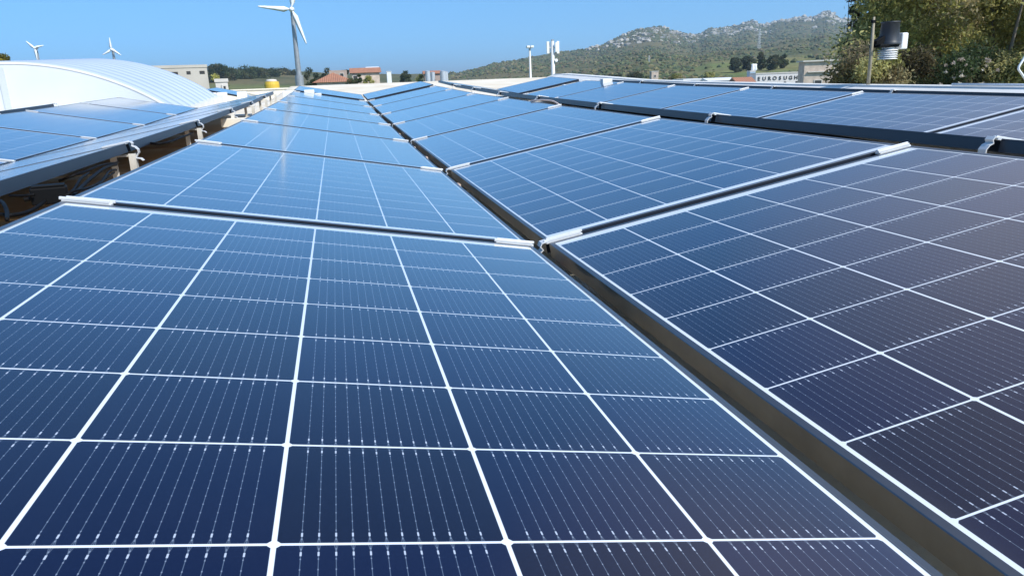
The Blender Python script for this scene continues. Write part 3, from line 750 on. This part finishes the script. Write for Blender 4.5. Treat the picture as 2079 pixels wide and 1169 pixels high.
def tree(loc, label, h0, h1, rx, n, rc, nleaf, ls, tints, name="tree", cat="tree", group=None, ry=None, nl=6):
    root = empty(name, loc, label, cat, group)
    cl = crown_clumps(h0, h1, rx, n, rc[0], rc[1], ry); trunk(root, h0 + (h1 - h0) * .45, max(.05, rx * .07), cl, nl)
    leaf_cloud("crown", cl, nleaf, ls, tints, M['leaf'], root)
    return root
OLIVE = [(.46, .43, .14), (.37, .36, .11), (.30, .31, .10), (.42, .36, .19), (.52, .48, .20), (.25, .27, .10)]
DARK = [(.050, .075, .030), (.070, .095, .036), (.095, .110, .045), (.105, .100, .050)]
GREYG = [(.085, .100, .060), (.110, .120, .075), (.065, .080, .045)]
def gz(p): return float(terrain_h(np.array([math.atan2(p.x, p.y)]), np.array([math.hypot(p.x, p.y)]))[0]) if math.hypot(p.x, p.y) > 56 else GROUND
GT = "big trees beyond the right parapet"
def right_tree(px, py_top, y, rx, label, h0, n, nleaf, tints=OLIVE, ls=.10, rc=(.45, .95), ry=None, grp=GT, name="tree", cat="tree"):
    p = at(px, py_top, y); h = p.z - GROUND
    return tree((p.x, p.y, GROUND), label, h0, h, rx, n, rc, nleaf, ls, tints, name, cat, grp, ry, 9)
right_tree(1862, -60, 18.5, 1.45, "olive green tree directly behind the weather station", 3.2, 60, 38000, OLIVE, .066)
right_tree(1950, -120, 20.0, 2.2, "tall yellow-green tree right of the weather station", 3.0, 80, 40000, OLIVE, .066)
right_tree(2060, -90, 18.0, 2.4, "dense olive tree at the right picture edge", 3.0, 80, 40000, OLIVE, .066)
right_tree(1985, -30, 24.0, 3.2, "darker tree filling the gap behind the two largest trees", 2.6, 70, 50000, [(.38, .38, .13), (.44, .40, .17), (.28, .30, .11)], .08, (.6, 1.1))
right_tree(1812, 6, 24.5, 1.0, "brownish tree at the left end of the big tree mass", 3.0, 50, 42000, [(.32, .27, .11), (.38, .33, .13), (.20, .20, .08)], .065)
BT = "bushes growing along the right parapet"
DRY = [(.26, .21, .11), (.20, .17, .085), (.15, .14, .06), (.30, .25, .15)]
for px, py, y, rx, lab, ti in ((1752, 110, 17.5, .62, "dry straw-coloured bush between the stone building and the pole", DRY), (1790, 128, 16.5, .6, "dry olive bush at the foot of the thin pole", DRY + OLIVE),
                              (1840, 120, 17.5, .9, "dark brown bush right below the weather station", [(.06, .05, .028), (.085, .07, .035), (.045, .045, .02)]),
                              (2010, 118, 16.5, 1.0, "dark green bush near the white bent cable", DARK), (2085, 110, 15.5, .9, "olive bush at the right picture edge by the white bent cable", OLIVE)):
    right_tree(px, py, y, rx, lab, 3.4, 26, 11000, ti, .052, (.28, .55), None, BT, "bush", "bush")
b = right_tree(1925, 124, 16.5, .95, "dark bush dotted with pale pinkish blossom clusters", 3.4, 26, 16000, DARK, .05, (.28, .55), None, BT, "bush", "bush")
pb = b.location; h = at(1925, 124, 16.5).z - GROUND
cl = [(random.uniform(-.9, .9), random.uniform(-1.0, -.5), h + random.uniform(-.9, .05), random.uniform(.03, .07)) for i in range(24)]
leaf_cloud("blossom", cl, 500, .032, [(.62, .52, .45), (.5, .42, .35), (.66, .60, .52)], M['leaf'], b, .2)
# small dark sprig tips over the skyline
p = at(1735, -6, 20.0); s = empty("tree", (p.x, p.y, GROUND), "slim tree whose dark tips show against the sky left of the big trees", "tree", GT)
hh = p.z - GROUND; cl = [(-.18, 0, hh - .08, .10), (.05, 0, hh - .02, .13), (.16, .1, hh - .35, .25), (.35, 0, hh - .8, .4), (.3, .2, hh - 1.4, .5), (.5, 0, hh - 2.0, .6), (.2, 0, hh - 2.6, .6)]
trunk(s, hh * .8, .07, cl, 7); leaf_cloud("crown", cl, 3000, .07, DARK, M['leaf'], s)
# mid-distance trees, each its own object: (pixel x, pixel y of the top, depth m, half width px, tints, label)
MID = [(436, 127, 110, 15, DARK, "tall rounded dark tree against the concrete building's right corner"), (462, 138, 118, 16, DARK, "dark tree second from the concrete building"), (492, 135, 125, 18, DARK, "broad dark tree third from the concrete building"),
       (520, 138, 130, 17, DARK, "dark tree fourth from the concrete building"), (548, 139, 140, 17, DARK, "dark tree fifth from the concrete building"), (575, 139, 150, 15, DARK, "dark tree just left of the tall turbine tower"),
       (632, 137, 150, 14, GREYG + DARK, "grey-green tree just right of the tall turbine tower"), (655, 139, 155, 13, GREYG + DARK, "grey-green tree left of the ruined pink walls"), (640, 158, 90, 9, DARK, "dark bush left of the hipped orange roof"),
       (478, 141, 135, 17, DARK + OLIVE, "olive-topped tree between the second and third dark trees"), (506, 142, 140, 17, DARK, "dark tree behind the gap right of the broad dark tree"), (535, 142, 145, 16, DARK + GREYG, "grey-dark tree between the fourth and fifth dark trees"), (562, 144, 150, 16, OLIVE + DARK, "mixed green tree right of the fifth dark tree"), (672, 146, 165, 12, GREYG + DARK, "grey-green tree behind the left end of the ruined walls"), (440, 152, 80, 14, OLIVE + DARK, "olive bush low beside the concrete building"), (822, 143, 230, 10, DARK, "round dark tree alone on the centre skyline"), (852, 149, 130, 12, OLIVE, "olive tree left of the grey silos"), (712, 160, 75, 12, DARK, "dark bush between the two orange-roofed houses"),
       (700, 141, 170, 8, DARK, "small dark tree behind the ruined pink walls"), (1495, 118, 240, 12, GREYG, "grey-green olive tree left of the field above the lettered building"), (1520, 115, 240, 12, GREYG, "grey-green olive tree right of its twin above the field"),
       (1548, 107, 250, 8, DARK, "small dark tree on the field edge beneath the pylon"), (1572, 113, 240, 12, DARK, "dark hedge tree left of a matching pair above the field"), (1590, 112, 240, 9, DARK, "dark hedge tree at the right end above the field"),
       (1440, 147, 170, 10, OLIVE, "brownish bush above the white sheds"), (726, 151, 120, 8, DARK, "dark bush in front of the farmhouse wall"), (748, 154, 118, 10, OLIVE, "olive bush below the farmhouse roof"), (1250, 150, 200, 12, GREYG, "grey bush right of the antenna mast"), (1290, 146, 190, 14, GREYG + DARK, "grey-green tree left of the beige stone hut"), (1372, 150, 180, 12, OLIVE, "olive bush right of the beige stone hut")]
for px, py, y, hw, ti, lab in MID:
    if px < 600 and py < 150: y *= 3.5
    p = at(px, py, y); z = gz(p); mpp = y / 1500 * 1.05; h = max(p.z - z, hw * mpp * 1.2); z = p.z - h
    k = 1.35 if px < 700 else 1.1
    tree((p.x, p.y, z), lab, h * .08, h - hw * mpp * .25, hw * mpp * k, 22, (hw * mpp * .38, hw * mpp * .6), 3400, mpp * 1.7, ti, "tree", "tree", "trees in the middle distance", None, 4)
p = at(-4, 112, 34); tree((p.x, p.y, GROUND), "yellowish tree top just visible over the white vault at the left edge", p.z - GROUND - 1.0, p.z - GROUND, .35, 10, (.2, .3), 1500, .07, [(.30, .24, .05), (.16, .15, .04)])

# ------------------------------------------------------------------ wind turbines
M['tower'] = mat("galvanised_tower", (.34, .36, .38), .5, .35, var=.25, scale=1.5); M['blade'] = mat("white_blade", (.80, .82, .84), .35)
def blade_mesh(L, w):
    mb = MB(); st = [(0.02, .22), (.10, .42), (.22, 1.0), (.5, .72), (.8, .48), (.97, .30), (1.0, .14)]
    vs_ = []
    for t, c_ in st:
        hw, th = w * c_ / 2, w * c_ * .16 + .01 * w; off = -w * c_ * .10
        vs_ += [(off - hw, 0, t * L), (off, -th, t * L), (off + hw, 0, t * L), (off, th, t * L)]
    fs = [(0, 3, 2, 1)]
    for i in range(len(st) - 1):
        for k in range(4): fs.append((4 * i + k, 4 * i + (k + 1) % 4, 4 * i + 4 + (k + 1) % 4, 4 * i + 4 + k))
    b = 4 * (len(st) - 1); fs.append((b, b + 1, b + 2, b + 3)); mb.add(vs_, fs); return mb.mesh("blade", True)
def turbine(hub_px, base_x, y, tips, wb, rt, rb, label, yaw=.3):
    hub = at(*hub_px, y); gzv = gz(hub)
    root = empty("wind_turbine", (hub.x, hub.y, gzv), label, "wind turbine", "wind turbines on the left skyline")
    hz = hub.z - gzv; mb = MB(); sect = hz * .30
    mb.tube([(0, wb, 0), (0, wb, sect)], [rb, rb * .92], 18); mb.tube([(0, wb, sect), (0, wb, hz - wb * .4)], [rb * .62, rt], 18)
    mb.build("tower", M['tower'], root, smooth=False)
    mb = MB(); mb.tube([(0, -wb * .5, hz), (0, wb * .2, hz + wb * .05), (0, wb * 2.4, hz + wb * .1)], [wb * .42, wb * .52, wb * .34], 14); mb.build("nacelle", M['blade'], root, smooth=True)
    mb = MB(); mb.tube([(0, -wb * 1.1, hz), (0, -wb * .95, hz), (0, -wb * .45, hz)], [wb * .12, wb * .36, wb * .46], 16); mb.build("hub", M['blade'], root, smooth=True)
    for t in tips:
        tp = at(*t, y) - hub; L = math.hypot(tp.x, tp.z); ang = math.atan2(tp.x, tp.z)
        o = link("blade", blade_mesh(L, wb), M['blade'], root, (0, -wb * .7, hz)); o.rotation_euler = (0, ang, 0)
    return root
turbine((592, 20), 612, 190, [(524, 14), (605, -52), (622, 90)], 1.25, .42, 1.05, "large white three-bladed wind turbine rising in front of the orange-roofed houses")
turbine((71, 98), 74, 560, [(54, 84), (90, 93), (77, 124)], 1.8, .75, 1.5, "small far wind turbine nearest the left edge above the vault")
turbine((227, 101), 234, 560, [(223, 77), (209, 112), (247, 113)], 1.8, .75, 1.5, "small far wind turbine above the right slope of the vault")

# ------------------------------------------------------------------ poles and masts
M['steel'] = mat("pale_steel", (.62, .62, .60), .45, .2)
b_ = at(1077, 157, 60); t_ = at(1075, 96, 60); r0 = empty("light_pole", (b_.x, b_.y, GROUND), "slender floodlight pole with lamp heads left of the antenna mast", "light pole")
hz = t_.z - GROUND; mb = MB(); mb.tube([(0, 0, 0), (0, 0, hz)], [.16, .075], 10); mb.build("pole", M['steel'], r0, smooth=True)
for sx in (-1, 1):
    mb = MB(); mb.box((sx * .16, -.10, hz + .02), (.24, .34, .16)); mb.build("lamp_head", M['white'], r0, bevel=.02)
mb = MB(); mb.box((0, 0, hz - .05), (.5, .08, .08)); mb.build("cross_arm", M['steel'], r0)
b_ = at(1123, 157, 75); t_ = at(1121, 84, 75); r0 = empty("antenna_mast", (b_.x, b_.y, GROUND), "grey mobile antenna mast with white panel antennas right of the floodlight pole", "antenna mast")
hz = t_.z - GROUND; mb = MB(); mb.tube([(0, 0, 0), (0, 0, hz)], [.30, .17], 12); mb.build("mast", M['steel'], r0, smooth=True)
for sx, yy, sz_ in ((-.52, -.1, 1.15), (.52, -.1, 1.2), (-.30, .3, 1.0), (.30, -.35, .9)):
    mb = MB(); mb.box((sx, yy, hz - .62), (.28, .16, sz_)); mb.build("panel_antenna", M['white'], r0, bevel=.03)
    mb = MB(); mb.tube([(0, 0, hz - .62), (sx * .8, yy * .8, hz - .62)], .04, 6); mb.build("antenna_arm", M['steel'], r0)
mb = MB(); mb.tube([(.28, -.16, hz - 1.85), (.28, -.34, hz - 1.85)], .16, 14); mb.build("dish", M['white'], r0, smooth=False)
mb = MB(); mb.box((0, 0, hz + .0), (.22, .22, .30)); mb.build("top_box", M['tower'], r0)
def pylon(px, py_top, y, h, label):
    t = at(px, py_top, y); root = empty("pylon", (t.x, t.y, t.z - h), label, "pylon", "power pylons on the hillside"); mb = MB(); n = 7
    def w(z): return h * (.055 * (1 - z / h) + .012)
    for sx in (-1, 1):
        for sy in (-1, 1): mb.tube([(sx * w(0), sy * w(0), 0), (sx * w(h), sy * w(h), h)], h * .006, 4)
    for i in range(n):
        z0, z1 = h * i / n, h * (i + 1) / n
        for s in (-1, 1):
            for sy in (-1, 1): mb.tube([(s * w(z0), sy * w(z0), z0), (-s * w(z1), sy * w(z1), z1)], h * .004, 4)
    mb.build("lattice", M['steel'], root); mb = MB()
    for z in (.78, .88): mb.box((0, 0, h * z), (h * .20, h * .01, h * .012))
    mb.build("cross_arm", M['steel'], root); return root
pylon(1543, 59, 700, 24, "tall lattice power pylon standing against the rocky mountain")
pylon(1318, 113, 420, 9, "short lattice power pylon above the beige stone hut")

# ------------------------------------------------------------------ buildings
M['concrete'] = mat("bare_concrete", (.50, .46, .40), .85, c2=(.42, .39, .34), scale=.5, bump=.2)
M['dark'] = mat("dark_opening", (.03, .03, .03), .6); M['glass'] = mat("window_glass", (.05, .06, .07), .12)
M['tile'] = mat("terracotta_tiles", (.43, .19, .105), .8, c2=(.33, .15, .09), scale=1.2, bump=.3)
t_ = M['tile'].node_tree; wv = t_.nodes.new("ShaderNodeTexWave"); wv.inputs["Scale"].default_value = 1.6; wv.bands_direction = 'X'
oc = t_.nodes.new("ShaderNodeTexCoord"); t_.links.new(oc.outputs["Object"], wv.inputs["Vector"]); bn = next(n for n in t_.nodes if n.type == 'BUMP'); t_.links.new(wv.outputs["Fac"], bn.inputs["Height"]); bn.inputs["Strength"].default_value = .8; bn.inputs["Distance"].default_value = .05
M['stone'] = mat("rough_stone", (.66, .53, .43), .9, c2=(.42, .34, .28), scale=1.1, bump=.5); M['plaster'] = mat("pale_plaster", (.62, .58, .53), .8, var=.15, scale=.7)
M['pink'] = mat("pinkish_masonry", (.42, .31, .26), .9, c2=(.34, .27, .23), scale=.8); M['yellow'] = mat("yellow_plastic", (.66, .44, .05), .5); M['silo'] = mat("silo_metal", (.55, .58, .62), .4, .3, var=.15, scale=.4)
def house(name, px0, px1, py_top, y, depth, label, cat, wall, roofm=None, roof='flat', zb=None, rise=1.0, wins=(), rz=0.0, over=.25, frames=True):
    """px0..px1 = front face, py_top = eaves line; wins = (fraction along, height under eaves, w, h)"""
    a, b = at(px0, py_top, y), at(px1, py_top, y); mid = (a + b) / 2
    rz = -math.atan2(mid.x, mid.y) * (.6 if mid.x > 0 else .92)                     # the front turned towards the factory
    k = (a.y * b.x - a.x * b.y) / (b.y * math.cos(rz) - b.x * math.sin(rz)); L = k     # where the wall meets the second sight line
    ze = (a.z + CAM_Z + (b.z - CAM_Z) * (a.y + k * math.sin(rz)) / b.y) / 2
    z0 = zb if zb is not None else min(gz(a), gz(b)) - 1
    root = empty(name, (a.x, y, z0), label, cat, None, rz); H = ze - z0
    mb = MB(); mb.box((L / 2, depth / 2, H / 2), (L, depth, H)); mb.build("wall", wall, root)
    mb = MB(); o = over
    if roof == 'flat': mb.box((L / 2, depth / 2, H + .08), (L + o, depth + o, .16))
    elif roof == 'gable':
        p = [(-o, -o, H), (L + o, -o, H), (L + o, depth + o, H), (-o, depth + o, H), (-o, depth / 2, H + rise), (L + o, depth / 2, H + rise)]
        mb.add(p, [(0, 1, 5, 4), (2, 3, 4, 5), (0, 4, 3), (1, 2, 5), (3, 2, 1, 0)])
    elif roof == 'hip':
        q = min(L, depth) / 2; p = [(-o, -o, H), (L + o, -o, H), (L + o, depth + o, H), (-o, depth + o, H), (q, depth / 2, H + rise), (L - q, depth / 2, H + rise)]
        mb.add(p, [(0, 1, 5, 4), (2, 3, 4, 5), (0, 4, 3), (1, 2, 5), (3, 2, 1, 0)])
    mb.build("roof", roofm or wall, root)
    for (fx, dn, w, h_) in wins:
        fr = MB(); x = fx * L; z = H - dn
        for cx, cz, dx, dz_ in ((x, z + h_ / 2 + .04, w + .16, .08), (x, z - h_ / 2 - .04, w + .16, .08), (x - w / 2 - .04, z, .08, h_), (x + w / 2 + .04, z, .08, h_)):
            fr.box((cx, -.02, cz), (dx, .08, dz_))
        mb = MB(); mb.box((x, -.012, z), (w, .02, h_))
        if frames: fo = fr.build("window", M['plaster'], root); mb.build("pane", M['dark'], fo)
        else: mb.build("window", M['dark'], root)
    return root, L, H
house("concrete_building", 262, 420, 139, 48, 9, "bare concrete building with small square openings behind the white vault", "building", M['concrete'], M['concrete'], 'flat', GROUND, wins=((.40, .30, .28, .17), (.55, .30, .5, .17), (.75, .28, .22, .17), (.93, .28, .28, .17)), over=.06, frames=False)
house("roadside_shed", 437, 462, 167, 40, 1.2, "small pale block chimney shed below the dark trees", "shed", M['plaster'], M['plaster'], 'flat', GROUND, over=.08, wins=((.7, .3, .1, .2),))
house("villa", 643, 712, 167, 85, 7, "low house with bright orange hipped tile roof right of the tall turbine", "house", M['plaster'], M['tile'], 'hip', rise=1.05, over=.5, wins=((.3, .7, .5, .7), (.62, .7, .5, .7), (.85, .7, .5, .7)))
house("ruined_house", 668, 704, 145, 140, 6, "roofless pinkish masonry house between the trees", "house", M['pink'], M['pink'], 'flat', rise=.8, over=.02, wins=((.25, .9, .6, 1.0), (.7, .9, .6, 1.0)))
house("farmhouse", 714, 770, 148, 150, 8, "farmhouse with orange tile roof and one dark window in a stone wall", "house", M['stone'], M['tile'], 'gable', rise=1.0, over=.4, wins=((.12, 1.2, .8, 1.4),))
house("white_shed", 745, 768, 141, 175, 6, "white roofed building peeking over the farmhouse roof", "building", M['white'], M['white'], 'gable', rise=.6)
house("far_white_house", 785, 794, 146, 260, 5, "tiny white house on the centre skyline left of the round tree", "house", M['white'], M['white'], 'flat')
for i, (px, w, py) in enumerate(((868, 10, 144), (880, 9, 146), (899, 12, 144), (907, 9, 145))):
    t = at(px, py, 120); z = GROUND; root = empty("silo", (t.x, t.y + (i % 2) * 1.2, z), f"grey metal silo, {['first', 'second', 'third', 'fourth'][i]} from the left in the cluster before the hill", "silo", "grey silos before the hill")
    rr_ = w / 1500 * 120 * .5; hh = t.z - z
    mb = MB(); mb.lathe([(rr_, 0), (rr_, hh * .985), (rr_ * .97, hh * .985)], n=20); mb.build("tank", M['silo'], root, smooth=False)
    mb = MB(); mb.lathe([(rr_ * 1.04, hh * .985), (rr_ * 1.04, hh * .99), (.08, hh)], n=20); mb.build("cap", M['silo'], root)
house("silo_house", 862, 893, 150, 126, 4, "low reddish building between the grey silos", "building", M['pink'], M['tile'], 'gable', rise=.5)
house("stone_hut", 1323, 1337, 146, 170, 3, "small beige stone hut tower on the scrub slope", "hut", M['stone'], M['plaster'], 'flat', over=.15, wins=((.5, 1.0, .4, .5),))
house("white_warehouse", 1388, 1438, 163, 95, 9, "long low white shed left of the other sheds", "shed", M['white'], M['white'], 'flat', over=.1)
house("white_warehouse", 1440, 1497, 164, 90, 9, "long low greyish white shed beside the orange-roofed shed", "shed", M['plaster'], M['white'], 'gable', rise=.35, over=.1)
house("orange_shed", 1499, 1531, 168, 80, 5, "small shed with a bright orange roof next to the lettered building", "shed", M['plaster'], M['tile'], 'gable', rise=.6)
house("blue_tank_house", 1523, 1534, 146, 92, 2, "narrow pale blue block with two white pots on top", "building", mat("pale_blue_paint", (.36, .46, .54), .6, var=.15), M['plaster'], 'flat', over=.02)
for i, px in enumerate((1528, 1533)):
    t = at(px, 146, 92.6); mb = MB(); mb.lathe([(.16, .1), (.24, .3), (.18, .75), (.22, .95), (.1, 1.0)], n=14)
    tag(mb.build("chimney_pot", M['white'], loc=(t.x, t.y, t.z - .0), smooth=True), f"white chimney pot, {['left', 'right'][i]} of the pair on the pale blue block", "chimney pot")
sg, L, H = house("lettered_building", 1535, 1626, 150, 88, 4, "flat white building with dark capital letters along its top", "building", mat("off_white_render", (.76, .73, .71), .7, var=.08, scale=1.0), M['plaster'], 'flat', over=.08, wins=((.10, 1.12, .28, .26), (.66, 1.12, .28, .26), (.92, 1.12, .30, .26)), frames=False)
sign = "EUROSUGH"
for i, ch in enumerate(sign):
    cu = bpy.data.curves.new("letter", 'FONT'); cu.body = ch; cu.size = .62; cu.extrude = .02; cu.align_x = 'CENTER'; cu.offset = .012
    tmp = bpy.data.objects.new("tmp", cu); col.objects.link(tmp)
    me = bpy.data.meshes.new_from_object(tmp.evaluated_get(bpy.context.evaluated_depsgraph_get())); me.name = "letter"
    bpy.data.objects.remove(tmp)
    o = link("letter", me, None, sg, (L * (.07 + i * .118), -.03, H - .74)); o.rotation_euler = (R(90), 0, 0)
    me.materials.clear(); me.materials.append(M['dark'])
st, L2, H2 = house("stone_building", 1634, 1705, 125, 80, 3, "greyish pink stone building with a projecting flat roof beside the dry bush", "building", M['stone'], M['plaster'], 'flat', over=.5, wins=((.42, 2.35, .75, .45),))
mb = MB(); mb.box((L2 / 2, -.12, H2 - 1.15), (L2 * .8, .24, .10)); mb.build("ledge", M['plaster'], st)
t = at(553, 182, 34); ye = empty("yellow_tank", (t.x, t.y, t.z - .3), "bright yellow tank with white cap beyond the roof edge left of the tall turbine", "tank")
mb = MB(); mb.lathe([(.30, -1.0), (.31, .50), (.29, .62)], n=24); mb.build("body", M['yellow'], ye, smooth=False)
mb = MB(); mb.lathe([(.25, .62), (.20, .70), (.08, .72)], n=24); mb.build("cap", M['plaster'], ye, smooth=True)
mb = MB(); mb.box((0, 0, -3.0), (.8, .8, 4.0)); mb.build("plinth", M['concrete'], ye)

# ------------------------------------------------------------------ far parapet of the roof, left part
a_, b_ = P(-9, 62.2, 1.62), P(-1.6, 62.2, 1.62)
pr = empty("far_parapet", (a_.x, a_.y, 0), "cream parapet closing the far end of the roof beside the yellow tank", "parapet")
mb = MB(); mb.box(((b_.x - a_.x) / 2, 0, .25), (b_.x - a_.x, .16, .62)); mb.build("upstand", M['cream'], pr)
mb = MB(); mb.box(((b_.x - a_.x) / 2, 0, .575), (b_.x - a_.x + .04, .22, .03)); mb.build("coping", M['cream'], pr)

# ------------------------------------------------------------------ air
hz_ = NT("haze_air"); t_ = hz_.t; t_.nodes.remove(hz_.b)
pv = t_.nodes.new("ShaderNodeVolumePrincipled"); pv.inputs["Density"].default_value = 0.00022; pv.inputs["Color"].default_value = (.66, .86, 1, 1); pv.inputs["Anisotropy"].default_value = .2
t_.links.new(pv.outputs[0], t_.nodes["Material Output"].inputs["Volume"])
mb = MB(); zmin = float(HH.min()) - 1; mb.box((0, 0, (zmin + 190) / 2), (25400, 25400, 190 - zmin))
tag(mb.build("haze", hz_.m), kind="stuff")
